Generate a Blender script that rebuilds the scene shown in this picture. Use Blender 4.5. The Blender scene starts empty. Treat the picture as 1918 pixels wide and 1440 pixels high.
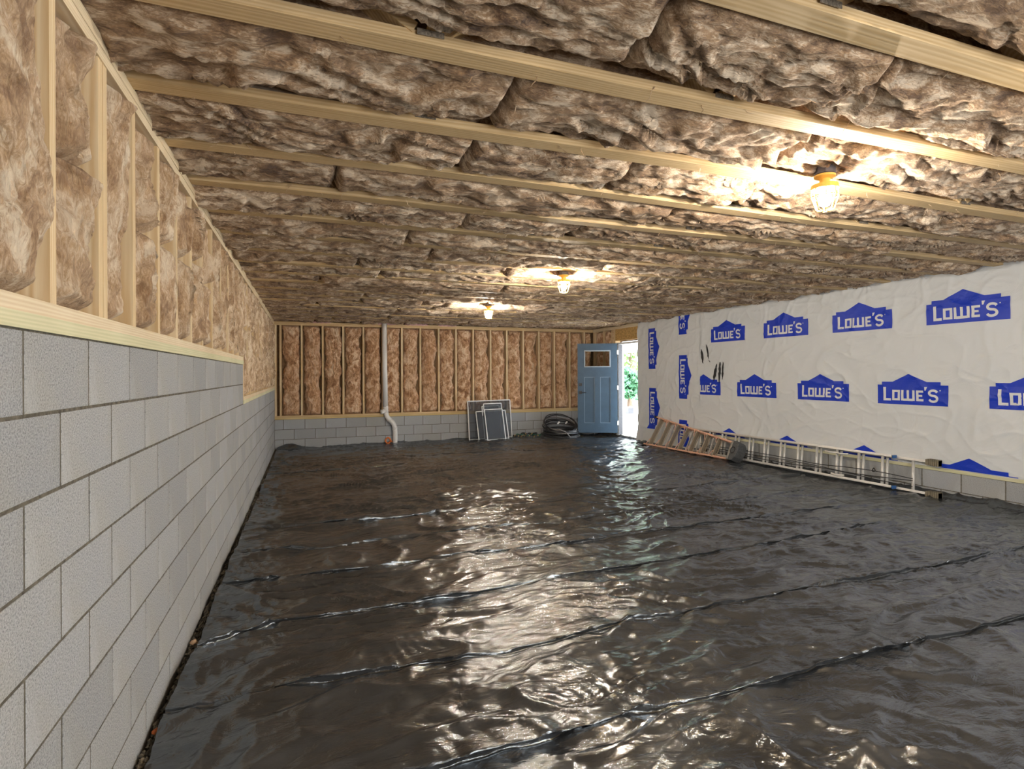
import bpy, math, random
import numpy as np
from mathutils import Matrix, Vector

random.seed(7)
rng = np.random.default_rng(7)
C = bpy.context.scene.collection
S = bpy.context.scene
PI = math.pi

# ------------------------------------------------------------------ camera
CAMZ = 1.47
YAW = math.radians(20.45)
ROLL = 0.0045
FPX = 1030.0
fwd = Vector((math.sin(YAW), math.cos(YAW), 0))
rt0 = Vector((math.cos(YAW), -math.sin(YAW), 0))
up0 = Vector((0, 0, 1))
rt = rt0 * math.cos(ROLL) - up0 * math.sin(ROLL)
up = up0 * math.cos(ROLL) + rt0 * math.sin(ROLL)
cam = bpy.data.cameras.new('camera')
camo = bpy.data.objects.new('camera', cam)
C.objects.link(camo)
M = Matrix((rt, up, -fwd)).transposed().to_4x4()
M.translation = Vector((0, 0, CAMZ))
camo.matrix_world = M
cam.sensor_width = 36
cam.lens = FPX / 1918 * 36
cam.shift_y = -(720 - 700.3) / 1918
cam.clip_start = 0.02
S.camera = camo

# ------------------------------------------------------------------ world, lamps, exposure
W = bpy.data.worlds.new('world'); S.world = W; W.use_nodes = True
bg = W.node_tree.nodes['Background']
bg.inputs[0].default_value = (0.80, 0.90, 1.0, 1)
bg.inputs[1].default_value = 5
sun = bpy.data.lights.new('sun', 'SUN'); sun.energy = 6; sun.angle = 0.02; sun.color = (1, .95, .88)
suno = bpy.data.objects.new('sun', sun); C.objects.link(suno)
suno.rotation_euler = (math.radians(38), math.radians(12), math.radians(60))
# soft unseen fill light, added behind the camera to brighten the room
al = bpy.data.lights.new('fill_light', 'AREA'); al.shape = 'RECTANGLE'; al.size = 3.2; al.size_y = 1.3
al.energy = 50; al.color = (1.0, .99, .97)
alo = bpy.data.objects.new('fill_light', al); C.objects.link(alo)
alo.location = (2.6, -1.9, 1.15)
alo.rotation_euler = (math.radians(97), 0, math.radians(-3))
BULB_POWER = 700.0
S.view_settings.view_transform = 'Standard'
S.view_settings.look = 'None'
S.view_settings.gamma = 1
S.view_settings.exposure = 1.6
S.view_settings.use_curve_mapping = False

# ------------------------------------------------------------------ helpers
def hsh(ix, iy, seed):
    h = (ix.astype(np.int64) * 374761393 + iy.astype(np.int64) * 668265263 + seed * 974634777) & 0xffffffff
    h = ((h ^ (h >> 13)) * 1274126177) & 0xffffffff
    h = h ^ (h >> 16)
    return (h & 0xffff) / 65535.0 * 2 * PI

def pn(x, y, seed=0):
    x = np.asarray(x, float); y = np.asarray(y, float)
    x0 = np.floor(x); y0 = np.floor(y); fx = x - x0; fy = y - y0
    u = fx * fx * fx * (fx * (fx * 6 - 15) + 10); v = fy * fy * fy * (fy * (fy * 6 - 15) + 10)
    def g(ax, ay):
        a = hsh(x0 + ax, y0 + ay, seed)
        return np.cos(a) * (fx - ax) + np.sin(a) * (fy - ay)
    n0 = g(0, 0) * (1 - u) + g(1, 0) * u
    n1 = g(0, 1) * (1 - u) + g(1, 1) * u
    return (n0 * (1 - v) + n1 * v) * 1.5

def fbm(x, y, seed=0, octv=4, gain=.5):
    s = 0; a = 1
    for i in range(octv):
        s = s + a * pn(x * 2 ** i, y * 2 ** i, seed + i * 17); a *= gain
    return s

def ridge(x, y, seed=0):
    return 1 - np.abs(pn(x, y, seed)) * 2

def worley(x, y, seed=0):
    x0 = np.floor(x); y0 = np.floor(y)
    f1 = np.full(x.shape, 9.); f2 = np.full(x.shape, 9.)
    for i in (-1, 0, 1):
        for j in (-1, 0, 1):
            px = x0+i+hsh(x0+i, y0+j, seed)/(2*PI); py = y0+j+hsh(x0+i, y0+j, seed+991)/(2*PI)
            d = np.hypot(px-x, py-y)
            f2 = np.minimum(f2, np.maximum(f1, d)); f1 = np.minimum(f1, d)
    return f1, f2

def put(o, parent=None, **k):
    C.objects.link(o)
    if parent is not None: o.parent = parent
    for a, b in k.items(): o[a] = b
    return o

def thing(name, label, cat, loc, group=None):
    o = bpy.data.objects.new(name, None); o.empty_display_size = .1
    o.location = loc
    put(o, label=label, category=cat)
    if group: o['group'] = group
    return o

def wloc(p):
    v = Vector((0, 0, 0))
    while p is not None:
        v = v + p.location; p = p.parent
    return v

class MB:
    """collects world-space geometry for ONE mesh object"""
    def __init__(s): s.v = []; s.f = []
    def box(s, x0, x1, y0, y1, z0, z1):
        n = len(s.v)
        s.v += [(x0,y0,z0),(x1,y0,z0),(x1,y1,z0),(x0,y1,z0),(x0,y0,z1),(x1,y0,z1),(x1,y1,z1),(x0,y1,z1)]
        for f in ((0,3,2,1),(4,5,6,7),(0,1,5,4),(1,2,6,5),(2,3,7,6),(3,0,4,7)): s.f.append(tuple(n+i for i in f))
        return s
    def obox(s, p, q, w, t, side):
        """bar from p to q, width w along 'side', thickness t across"""
        p = Vector(p); q = Vector(q); d = (q - p).normalized()
        a = Vector(side); a = (a - d * a.dot(d)).normalized(); b = d.cross(a)
        n = len(s.v)
        for c in (p, q):
            for i, j in ((-1,-1),(1,-1),(1,1),(-1,1)):
                s.v.append(tuple(c + a * (w/2*i) + b * (t/2*j)))
        for f in ((0,3,2,1),(4,5,6,7),(0,1,5,4),(1,2,6,5),(2,3,7,6),(3,0,4,7)): s.f.append(tuple(n+i for i in f))
        return s
    def tube(s, pts, r, k=8, closed=False, caps=True):
        pts = [Vector(p) for p in pts]; m = len(pts); n = len(s.v)
        rr = r if isinstance(r, (list, tuple)) else [r] * m
        pd = None
        for i, p in enumerate(pts):
            if closed: d = pts[(i+1) % m] - pts[i-1]
            else: d = pts[min(i+1, m-1)] - pts[max(i-1, 0)]
            if d.length < 1e-9: d = Vector((0,0,1))
            d.normalize()
            if pd is None:
                a = d.orthogonal().normalized()
            else:
                a = (pa - d * pa.dot(d)).normalized()
            pa = a; pd = d; b = d.cross(a)
            for j in range(k):
                t = 2*PI*j/k
                s.v.append(tuple(p + (a*math.cos(t) + b*math.sin(t)) * rr[i]))
        for i in range(m if closed else m-1):
            for j in range(k):
                i2 = (i+1) % m; j2 = (j+1) % k
                s.f.append((n+i*k+j, n+i*k+j2, n+i2*k+j2, n+i2*k+j))
        if caps and not closed:
            s.f.append(tuple(n+j for j in reversed(range(k))))
            s.f.append(tuple(n+(m-1)*k+j for j in range(k)))
        return s
    def lathe(s, c, prof, k=20):
        """profile list of (r, z) about a vertical axis through c"""
        n = len(s.v)
        for r, z in prof:
            for j in range(k):
                t = 2*PI*j/k
                s.v.append((c[0]+r*math.cos(t), c[1]+r*math.sin(t), c[2]+z))
        for i in range(len(prof)-1):
            for j in range(k):
                j2 = (j+1) % k
                s.f.append((n+i*k+j, n+i*k+j2, n+(i+1)*k+j2, n+(i+1)*k+j))
        s.f.append(tuple(n+j for j in reversed(range(k)))); s.f.append(tuple(n+(len(prof)-1)*k+j for j in range(k)))
        return s
    def build(s, name, mat, parent=None, smooth=False, bevel=0, **k):
        me = bpy.data.meshes.new(name)
        o0 = wloc(parent)
        me.from_pydata([(a-o0.x, b-o0.y, c-o0.z) for a, b, c in s.v], [], s.f)
        me.materials.append(mat)
        if smooth:
            me.polygons.foreach_set('use_smooth', [True]*len(me.polygons))
        me.update()
        o = bpy.data.objects.new(name, me)
        if bevel:
            b = o.modifiers.new('bevel', 'BEVEL'); b.width = bevel; b.segments = 2; b.limit_method = 'ANGLE'
        return put(o, parent, **k)

def grid_obj(name, P, mat, parent=None, flip=False, **k):
    """P: (n, m, 3) world-space grid -> one smooth mesh object"""
    n, m, _ = P.shape
    o0 = wloc(parent)
    Q = P.reshape(-1, 3) - np.array(o0)
    me = bpy.data.meshes.new(name)
    me.vertices.add(n*m); me.vertices.foreach_set('co', Q.astype(np.float32).ravel())
    i = np.arange(n-1)[:, None]*m + np.arange(m-1)[None, :]
    i = i.ravel()
    q = np.stack([i, i+1, i+m+1, i+m], 1) if flip else np.stack([i, i+m, i+m+1, i+1], 1)
    nf = len(q)
    me.loops.add(nf*4); me.loops.foreach_set('vertex_index', q.astype(np.int32).ravel())
    me.polygons.add(nf); me.polygons.foreach_set('loop_start', np.arange(nf, dtype=np.int32)*4)
    me.polygons.foreach_set('loop_total', np.full(nf, 4, np.int32))
    me.polygons.foreach_set('use_smooth', np.ones(nf, bool))
    me.materials.append(mat)
    me.update(calc_edges=True); me.validate()
    return put(bpy.data.objects.new(name, me), parent, **k)

# ------------------------------------------------------------------ materials
class Mat:
    def __init__(s, name, rough=.8, spec=.3, metal=0):
        s.m = bpy.data.materials.new(name); s.m.use_nodes = True
        s.t = s.m.node_tree; s.n = s.t.nodes; s.b = s.n['Principled BSDF']
        s.b.inputs['Roughness'].default_value = rough
        s.b.inputs['Specular IOR Level'].default_value = spec
        s.b.inputs['Metallic'].default_value = metal
        s.tc = s.n.new('ShaderNodeTexCoord')
    def L(s, a, b): s.t.links.new(a, b)
    def mapping(s, sc=(1,1,1), out='Object', rot=(0,0,0)):
        mp = s.n.new('ShaderNodeMapping'); mp.inputs['Scale'].default_value = sc; mp.inputs['Rotation'].default_value = rot
        s.L(s.tc.outputs[out], mp.inputs[0]); return mp.outputs[0]
    def noise(s, vec, scale, detail=6, rough=.6, dist=0):
        n = s.n.new('ShaderNodeTexNoise'); n.inputs['Scale'].default_value = scale
        n.inputs['Detail'].default_value = detail; n.inputs['Roughness'].default_value = rough
        n.inputs['Distortion'].default_value = dist
        s.L(vec, n.inputs['Vector']); return n.outputs['Fac']
    def vor(s, vec, scale, feat='F1', out='Distance'):
        n = s.n.new('ShaderNodeTexVoronoi'); n.feature = feat; n.inputs['Scale'].default_value = scale
        s.L(vec, n.inputs['Vector']); return n.outputs[out]
    def ramp(s, fac, stops):
        r = s.n.new('ShaderNodeValToRGB'); e = r.color_ramp.elements
        while len(e) < len(stops): e.new(.5)
        for i, (p, c) in enumerate(stops):
            e[i].position = p; e[i].color = (*c, 1) if len(c) == 3 else c
        s.L(fac, r.inputs[0]); return r.outputs[0]
    def mix(s, fac, a, b, mode='MIX'):
        n = s.n.new('ShaderNodeMix'); n.data_type = 'RGBA'; n.blend_type = mode
        for sock, v in ((n.inputs[0], fac), (n.inputs[6], a), (n.inputs[7], b)):
            if hasattr(v, 'links'): s.L(v, sock)
            elif isinstance(v, tuple): sock.default_value = (*v, 1)
            else: sock.default_value = v
        return n.outputs[2]
    def math(s, op, a, b=0.0):
        n = s.n.new('ShaderNodeMath'); n.operation = op
        for sock, v in ((n.inputs[0], a), (n.inputs[1], b)):
            if hasattr(v, 'links'): s.L(v, sock)
            else: sock.default_value = v
        return n.outputs[0]
    def rand(s):
        n = s.n.new('ShaderNodeObjectInfo'); return n.outputs['Random']
    def col(s, c):
        if hasattr(c, 'links'): s.L(c, s.b.inputs['Base Color'])
        else: s.b.inputs['Base Color'].default_value = (*c, 1)
        return s
    def bump(s, h, strength=.5, dist=.01, prev=None):
        n = s.n.new('ShaderNodeBump'); n.inputs['Strength'].default_value = strength; n.inputs['Distance'].default_value = dist
        s.L(h, n.inputs['Height'])
        if prev is not None: s.L(prev, n.inputs['Normal'])
        s.L(n.outputs[0], s.b.inputs['Normal']); return n.outputs[0]

def wood(name, axis, light, dark, rough=.75):
    m = Mat(name, rough, .25)
    sc = [16, 16, 16]; sc[axis] = .9
    v = m.mapping(tuple(sc))
    w = m.n.new('ShaderNodeTexWave'); w.wave_type = 'RINGS'; w.rings_direction = 'XYZ'[axis]
    w.inputs['Scale'].default_value = 2.0; w.inputs['Distortion'].default_value = 7; w.inputs['Detail'].default_value = 2
    w.inputs['Detail Scale'].default_value = .6
    m.L(v, w.inputs['Vector'])
    n = m.noise(m.mapping(tuple(c*3 for c in sc)), 1.5, 5)
    f = m.math('ADD', m.math('MULTIPLY', w.outputs['Fac'], .45), m.math('MULTIPLY', n, .6))
    c = m.ramp(f, [(.15, light), (.85, dark)])
    pt = m.noise(m.mapping((1, 1, 1)), 1.3, 3)
    tint = m.ramp(pt, [(.35, (1.0, .98, .95)), (.7, (.86, .82, .76))])
    c = m.mix(1.0, c, tint, 'MULTIPLY')
    c = m.mix(m.math('MULTIPLY', m.rand(), .2), c, (.62, .44, .22))
    m.col(c); m.bump(f, .25, .003)
    return m.m

M_wx = wood('pine_along_x', 0, (.80, .64, .40), (.58, .41, .21))
M_wy = wood('pine_along_y', 1, (.90, .83, .66), (.74, .62, .43))
M_wz = wood('pine_along_z', 2, (.90, .79, .57), (.68, .49, .27))
M_treated = wood('treated_pine', 1, (.80, .80, .60), (.63, .66, .43))
M_treated_x = wood('treated_pine_x', 0, (.74, .62, .34), (.55, .42, .18))

def insul(name, cd, cm, cl, st, bumpd=.012):
    m = Mat(name, .95, .08)
    v = m.mapping(st)
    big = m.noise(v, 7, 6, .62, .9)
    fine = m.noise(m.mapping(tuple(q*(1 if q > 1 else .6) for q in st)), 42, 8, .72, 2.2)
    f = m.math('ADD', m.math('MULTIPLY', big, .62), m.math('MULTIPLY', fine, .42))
    c = m.ramp(f, [(.41, cd), (.51, cm), (.60, cl)])  # wide dark-to-pale range paints in shaded valleys and lit ridges
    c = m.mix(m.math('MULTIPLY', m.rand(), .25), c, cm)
    m.col(c)
    w = m.n.new('ShaderNodeTexNoise'); w.noise_type = 'RIDGED_MULTIFRACTAL'
    w.inputs['Scale'].default_value = 14; w.inputs['Detail'].default_value = 7; w.inputs['Distortion'].default_value = 1.1
    m.L(v, w.inputs['Vector'])
    p = m.bump(w.outputs['Fac'], .7, bumpd*1.3)
    m.bump(fine, .85, bumpd, p)
    m.b.inputs['Sheen Weight'].default_value = .25
    m.b.inputs['Sheen Roughness'].default_value = .6
    return m.m
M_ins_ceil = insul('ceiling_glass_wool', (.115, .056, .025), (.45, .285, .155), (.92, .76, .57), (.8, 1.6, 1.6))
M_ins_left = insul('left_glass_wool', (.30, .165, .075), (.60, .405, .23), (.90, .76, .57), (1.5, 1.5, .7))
M_ins_back = insul('back_glass_wool', (.24, .10, .04), (.66, .38, .20), (.95, .75, .54), (1.3, 1.3, 1.0), .016)  # raised, warmer wool colour stands in for lamp light on this wall

def block_mat():
    m = Mat('concrete_block', .95, .15)
    v = m.mapping()
    sp = m.noise(v, 190, 3, .85)
    big = m.noise(v, 2.2, 5, .6)
    st = m.noise(m.mapping((1, 1, .35)), 5, 6, .65, .6)
    base = m.ramp(sp, [(.36, (.18, .19, .20)), (.46, (.36, .375, .39)), (.62, (.53, .55, .57))])
    base = m.mix(m.math('MULTIPLY', m.ramp(big, [(.42, (0,0,0)), (.68, (1,1,1))]), .33), base, (.44, .42, .34))
    base = m.mix(m.math('MULTIPLY', m.ramp(st, [(.52, (0,0,0)), (.72, (1,1,1))]), .38), base, (.60, .65, .70))
    r = m.rand()
    base = m.mix(.9, base, m.ramp(r, [(0, (.84, .85, .87)), (.5, (.98, .98, .97)), (1, (1.0, 1.02, 1.06))]), 'MULTIPLY')
    m.col(base)
    m.bump(sp, .45, .004)
    return m.m
M_block = block_mat()
mm = Mat('mortar', .95, .1)
mm.col(mm.ramp(mm.noise(mm.mapping(), 40, 6, .7), [(.3, (.07, .066, .055)), (.7, (.24, .22, .18))]))
mm.bump(mm.noise(mm.mapping(), 90, 5, .8), .6, .008)
M_mortar = mm.m

def plastic_mat():
    m = Mat('black_poly_sheet', .27, .6)
    v = m.mapping((.75, 1.5, 1))
    a = m.noise(v, 5.5, 5, .55, 1.8)
    r = m.n.new('ShaderNodeTexNoise'); r.noise_type = 'RIDGED_MULTIFRACTAL'
    r.inputs['Scale'].default_value = 3.2; r.inputs['Detail'].default_value = 4; r.inputs['Distortion'].default_value = 1.4
    m.L(v, r.inputs['Vector'])
    mask = m.ramp(m.noise(m.mapping(), .8, 3), [(.40, (.15,)*3), (.62, (1,)*3)])
    p = m.bump(r.outputs['Fac'], .5, .016)
    p = m.bump(a, .55, .020, p)
    vo = m.n.new('ShaderNodeVectorMath'); vo.operation = 'ADD'
    m.L(m.mapping((.8, 1.7, 1)), vo.inputs[0]); nn = m.n.new('ShaderNodeTexNoise'); nn.inputs['Scale'].default_value = 2.5; m.L(v, nn.inputs['Vector']); m.L(nn.outputs['Color'], vo.inputs[1])
    p = m.bump(m.math('MULTIPLY', m.vor(vo.outputs[0], 4.5), mask), .35, .022, p)
    f = m.noise(m.mapping((1.2, 3.2, 1), rot=(0, 0, .4)), 16, 4, .6, 2.0)
    m.bump(m.math('MULTIPLY', f, mask), .4, .006, p)
    d = m.noise(m.mapping(), 3, 5)
    m.col(m.ramp(d, [(.35, (.028, .030, .033)), (.75, (.060, .063, .067))]))
    m.b.inputs['IOR'].default_value = 2.1
    m.b.inputs['Specular Tint'].default_value = (.84, .93, 1.0, 1)
    m.L(m.ramp(d, [(.3, (.12,)*3), (.8, (.22,)*3)]), m.b.inputs['Roughness'])
    return m.m
M_plastic = plastic_mat()

def wrap_mat(name, c, rough=.42):
    m = Mat(name, rough, .4); m.col(c)
    v = m.mapping((1, .7, .7))
    a = m.noise(v, 3.5, 4, .5, 1.5)
    r = m.n.new('ShaderNodeTexNoise'); r.noise_type = 'RIDGED_MULTIFRACTAL'
    r.inputs['Scale'].default_value = 2.4; r.inputs['Detail'].default_value = 3; r.inputs['Distortion'].default_value = 1.6
    m.L(m.mapping((1, 1.2, .55), rot=(.5, 0, 0)), r.inputs['Vector'])
    p = m.bump(a, .45, .03)
    m.bump(r.outputs['Fac'], .4, .012, p)
    return m.m
M_wrap = wrap_mat('white_house_wrap', (.73, .76, .78))
M_blue = wrap_mat('blue_print', (.008, .045, .55))
M_print = wrap_mat('white_print', (.78, .79, .80))

def flat(name, c, rough=.5, spec=.4, metal=0, nz=0, sc=30):
    m = Mat(name, rough, spec, metal)
    n = m.noise(m.mapping(), sc, 5)
    m.col(m.ramp(n, [(.3, tuple(x*(1-nz) for x in c)), (.7, tuple(min(1, x*(1+nz)) for x in c))]))
    return m.m
M_blackmark = flat('black_scuff', (.03, .03, .032), .6)
M_door = flat('slate_blue_paint', (.045, .09, .142), .42, .4, nz=.10, sc=8)
M_moulding = flat('moulding_blue_lit', (.16, .23, .31), .4, nz=.1)  # paler than the door paint, so the recess edges look lit
M_white = flat('white_paint', (.78, .78, .76), .45, .4, nz=.04)
M_trimgrey = flat('grey_jamb', (.42, .41, .38), .6, nz=.1)
M_pvc = flat('white_pvc', (.83, .83, .82), .3, .5, nz=.03)
M_orange = flat('orange_rubber', (.75, .20, .05), .55, nz=.1)
M_fiber = flat('orange_fibreglass', (.84, .50, .36), .5, .4, nz=.12, sc=60)
M_tread = flat('aluminium_tread', (.46, .39, .29), .5, .5, .15, nz=.1)
M_alu = flat('aluminium', (.78, .77, .74), .4, .5, .25, nz=.06)
M_darkm = flat('dark_metal', (.05, .05, .055), .45, .5, .4, nz=.2)
M_cap = flat('grey_cap_plastic', (.10, .105, .11), .55, .4, nz=.45, sc=70)
M_capl = flat('grey_cast_cap', (.38, .37, .34), .45, .4, .4, nz=.15)
M_rope = flat('black_rope', (.03, .03, .032), .8)
M_foot = flat('ribbed_rubber', (.24, .21, .15), .7, nz=.2)
M_hose = flat('black_hose', (.028, .03, .034), .33, .5, nz=.3)
M_hose2 = flat('grey_hose', (.20, .19, .185), .4, .5, nz=.15)
M_green = flat('green_hose', (.03, .14, .08), .45, nz=.2)
M_brass = flat('brass', (.72, .56, .25), .35, .5, .8)
M_gang = flat('galvanised_plate', (.22, .19, .15), .6, .4, .2, nz=.6, sc=160)
M_yellow = flat('yellow_cage_plastic', (.85, .52, .10), .45, nz=.05)
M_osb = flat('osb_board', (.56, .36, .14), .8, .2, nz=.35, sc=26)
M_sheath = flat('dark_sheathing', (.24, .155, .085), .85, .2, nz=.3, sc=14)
M_box = flat('octagon_box_dark', (.14, .12, .12), .6)
M_bluecap = flat('blue_end_cap', (.03, .12, .35), .5)
M_concrete = flat('driveway_concrete', (.72, .70, .66), .9, .2, nz=.06, sc=4)
M_leaf = flat('leaf_green', (.20, .36, .10), .6, .3, nz=.5, sc=3)
M_leaf2 = flat('leaf_dark', (.08, .20, .10), .6, .3, nz=.5, sc=3)
M_bark = flat('bark', (.15, .10, .07), .9)
M_soffit = flat('grey_soffit', (.42, .41, .42), .7, nz=.08)
M_pink = flat('pink_wool', (.85, .55, .58), .95, .1, nz=.15, sc=30)

gm = Mat('window_glass', .02, .5); gm.col((.9, .95, .95)); gm.b.inputs['Transmission Weight'].default_value = 1; gm.b.inputs['IOR'].default_value = 1.15
M_glass = gm.m
sm = Mat('fly_screen_mesh', .7, .2); sm.col((.11, .125, .15)); sm.b.inputs['Alpha'].default_value = .66
M_screen = sm.m
bm_ = Mat('lit_bulb', .3); bm_.col((1, .9, .7))
bm_.b.inputs['Emission Color'].default_value = (1, .90, .77, 1)
bm_.b.inputs['Emission Strength'].default_value = BULB_POWER
M_bulb = bm_.m
gr = Mat('gravel', .95, .15)
gr.col(gr.ramp(gr.noise(gr.mapping(), 28, 3, .7), [(.3, (.035, .033, .03)), (.5, (.13, .115, .09)), (.72, (.38, .32, .23))]))
M_gravel = gr.m

# ------------------------------------------------------------------ dimensions
XL, XR = -.615, 6.65
YB, YF = 12.07, -2.6
ZC = CAMZ + 1.09            # underside of the trusses
BW, BH = .4064, .2032
Z1 = CAMZ + .11             # top of blocks, left near
Z2 = Z1 - 2*BH              # left far
Z3 = Z1 - 5*BH              # back
Z4 = Z1 - 6*BH              # right
YSTEP = 6.25

def zfloor(x, y):
    a = np.clip((np.asarray(x, float) - XL) / (XR - XL), 0, 1)
    b = np.clip((np.asarray(y, float) - 1.5) / (YB - 1.5), 0, 1)
    near = .03 + .055*a; far = -.035 + .045*a
    return near*(1-b) + far*b

# ------------------------------------------------------------------ ground, walls
def ST(b, name, mat, **k): return b.build(name, mat, None, kind='structure', **k)
floor = ST(MB().box(XL-.3, XR+.3, YF-.3, YB+.3, -.4, -.12), 'floor', M_gravel)

wl = MB()
wl.box(XL-.19, XL-.0015, YF, YSTEP, -.15, Z1).box(XL-.19, XL-.0015, YSTEP, YB+.2, -.15, Z2)
wall_left = ST(wl, 'wall_left', M_mortar)
wall_back = ST(MB().box(XL-.19, XR+.19, YB+.0015, YB+.19, -.15, Z3), 'wall_back', M_mortar)
DY0, DY1 = 10.06, 10.97      # door opening along y in the right wall
DZ0, DZ1 = .085, 2.17
wr = MB().box(XR+.0015, XR+.19, YF, DY0-.03, -.15, Z4).box(XR+.0015, XR+.19, DY0-.03, DY1+.03, -.15, DZ0-.03).box(XR+.0015, XR+.19, DY1+.03, YB+.0, -.15, Z4)
wall_right = ST(wr, 'wall_right', M_mortar)
wall_front = ST(MB().box(XL-.19, XR+.19, YF-.2, YF, -.15, 3.1), 'wall_front', M_sheath)
ceiling = ST(MB().box(XL-.2, XR+.2, YF-.2, YB+.2, 2.98, 3.02), 'ceiling', M_osb)
# sheathing behind the studs
def part(b, name, mat, parent, **k): return b.build(name, mat, parent, **k)
SD = .14
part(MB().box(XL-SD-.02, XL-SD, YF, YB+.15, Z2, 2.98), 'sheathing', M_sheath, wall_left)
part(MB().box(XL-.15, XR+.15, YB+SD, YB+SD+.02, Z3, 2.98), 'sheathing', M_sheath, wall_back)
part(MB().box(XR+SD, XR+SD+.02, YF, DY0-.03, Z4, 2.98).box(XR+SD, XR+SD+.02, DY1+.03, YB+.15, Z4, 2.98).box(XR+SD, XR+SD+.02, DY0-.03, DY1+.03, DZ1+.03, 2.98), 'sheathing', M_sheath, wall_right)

# concrete blocks, every one an object, shared meshes
def block_mesh(name, l, hgt, ax, seed=0):
    """front face at 0 along the normal, centred on the long axis, bevelled front edges; ax: 'y+' faces +x, 'x-' faces -y, 'y-' faces -x"""
    r = random.Random(seed)
    e = .0015; D = .05
    a, b = l/2, hgt
    ring0 = [(-a, 0), (a, 0), (a, b), (-a, b)]
    ring1 = [(-a+e, e), (a-e, e), (a-e, b-e), (-a+e, b-e)]
    V = [(p[0], p[1], -D) for p in ring0] + [(p[0], p[1], -e) for p in ring0] + [(p[0]+r.uniform(-.001,.001), p[1]+r.uniform(-.001,.001), 0) for p in ring1]
    F = [(8, 9, 10, 11)]
    for k in range(4):
        k2 = (k+1) % 4
        F.append((k, k2, 4+k2, 4+k)); F.append((4+k, 4+k2, 8+k2, 8+k))
    out = []
    for s, h, n in V:
        if ax == 'left': out.append((n, s, h))
        elif ax == 'back': out.append((s, -n, h))
        else: out.append((-n, s, h))
    me = bpy.data.meshes.new(name); me.from_pydata(out, [], F); me.materials.append(M_block)
    return me

def lay(wall, ax, base, s0, s1, ztop, nrows, phase, seed, skip=None):
    r = random.Random(seed)
    full = [block_mesh('block', BW-.010, BH-.009, ax, seed+i) for i in range(3)]
    for row in range(nrows):
        zb = ztop - (row+1)*BH + .004
        ph = phase + (row % 2) * BW/2
        k0 = math.floor((s0-ph)/BW) ; k1 = math.ceil((s1-ph)/BW)
        for k in range(k0, k1):
            a, b = ph + k*BW, ph + (k+1)*BW
            a2, b2 = max(a, s0), min(b, s1)
            if b2 - a2 < .05: continue
            if skip and skip((a2+b2)/2, zb): continue
            me = full[r.randrange(3)] if (b2-a2) > BW-.001 else block_mesh('block', b2-a2-.010, BH-.009, ax, k)
            o = bpy.data.objects.new('block', me); c = (a2+b2)/2
            j = r.uniform(-.0003, .0012)
            o.location = (base+j, c, zb) if ax != 'back' else (c, base+j, zb)
            put(o, wall)
lay(wall_left, 'left', XL, -.6, YSTEP, Z1, 2, 1.59, 3)
lay(wall_left, 'left', XL, -.6, YB, Z2, 6, 1.59, 4)
lay(wall_back, 'back', YB, XL+.0, XR, Z3, 4, -.45, 5)
lay(wall_right, 'right', XR, 1.0, DY0-.05, Z4, 2, 3.08, 6)
lay(wall_right, 'right', XR, DY1+.05, YB, Z4, 2, 3.08, 7)

# plates
PT = .038
def plates():
    part(MB().box(XL-SD, XL+.008, YF, YSTEP, Z1, Z1+PT), 'sill_plate', M_treated, wall_left, label='greenish treated sill plate')
    part(MB().box(XL-SD, XL+.004, YF, YSTEP+.01, Z1+PT, Z1+2*PT), 'bottom_plate', M_wy, wall_left)
    part(MB().box(XL-SD, XL+.008, YSTEP+.0, YB, Z2, Z2+PT), 'sill_plate', M_treated, wall_left)
    part(MB().box(XL-SD, XL+.004, YSTEP, YB, Z2+PT, Z2+2*PT), 'bottom_plate', M_wy, wall_left)
    part(MB().box(XL-SD, XL+.002, YF, YB, ZC-2*PT, ZC-PT-.001), 'top_plate', M_wy, wall_left)
    part(MB().box(XL-SD, XL+.004, YF, YB, ZC-PT, ZC-.001), 'top_plate', M_wy, wall_left)
    part(MB().box(XL, XR, YB-.008, YB+SD, Z3, Z3+PT), 'sill_plate', M_treated_x, wall_back)
    part(MB().box(XL, XR, YB-.004, YB+SD, Z3+PT, Z3+2*PT), 'bottom_plate', M_wx, wall_back)
    part(MB().box(XL, XR, YB-.004, YB+SD, ZC-2*PT, ZC-PT-.001), 'top_plate', M_wx, wall_back)
    part(MB().box(XL, XR, YB-.006, YB+SD, ZC-PT, ZC-.001), 'top_plate', M_wx, wall_back)
    for y0, y1 in ((YF, DY0-.04), (DY1+.04, YB)):
        part(MB().box(XR-.008, XR+SD, y0, y1, Z4, Z4+PT), 'sill_plate', M_treated, wall_right)
        part(MB().box(XR-.004, XR+SD, y0, y1, Z4+PT, Z4+2*PT), 'bottom_plate', M_wy, wall_right)
    part(MB().box(XR-.004, XR+SD, YF, YB, ZC-2*PT, ZC-PT-.001), 'top_plate', M_wy, wall_right)
    part(MB().box(XR-.006, XR+SD, YF, YB, ZC-PT, ZC-.001), 'top_plate', M_wy, wall_right)
plates()

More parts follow.
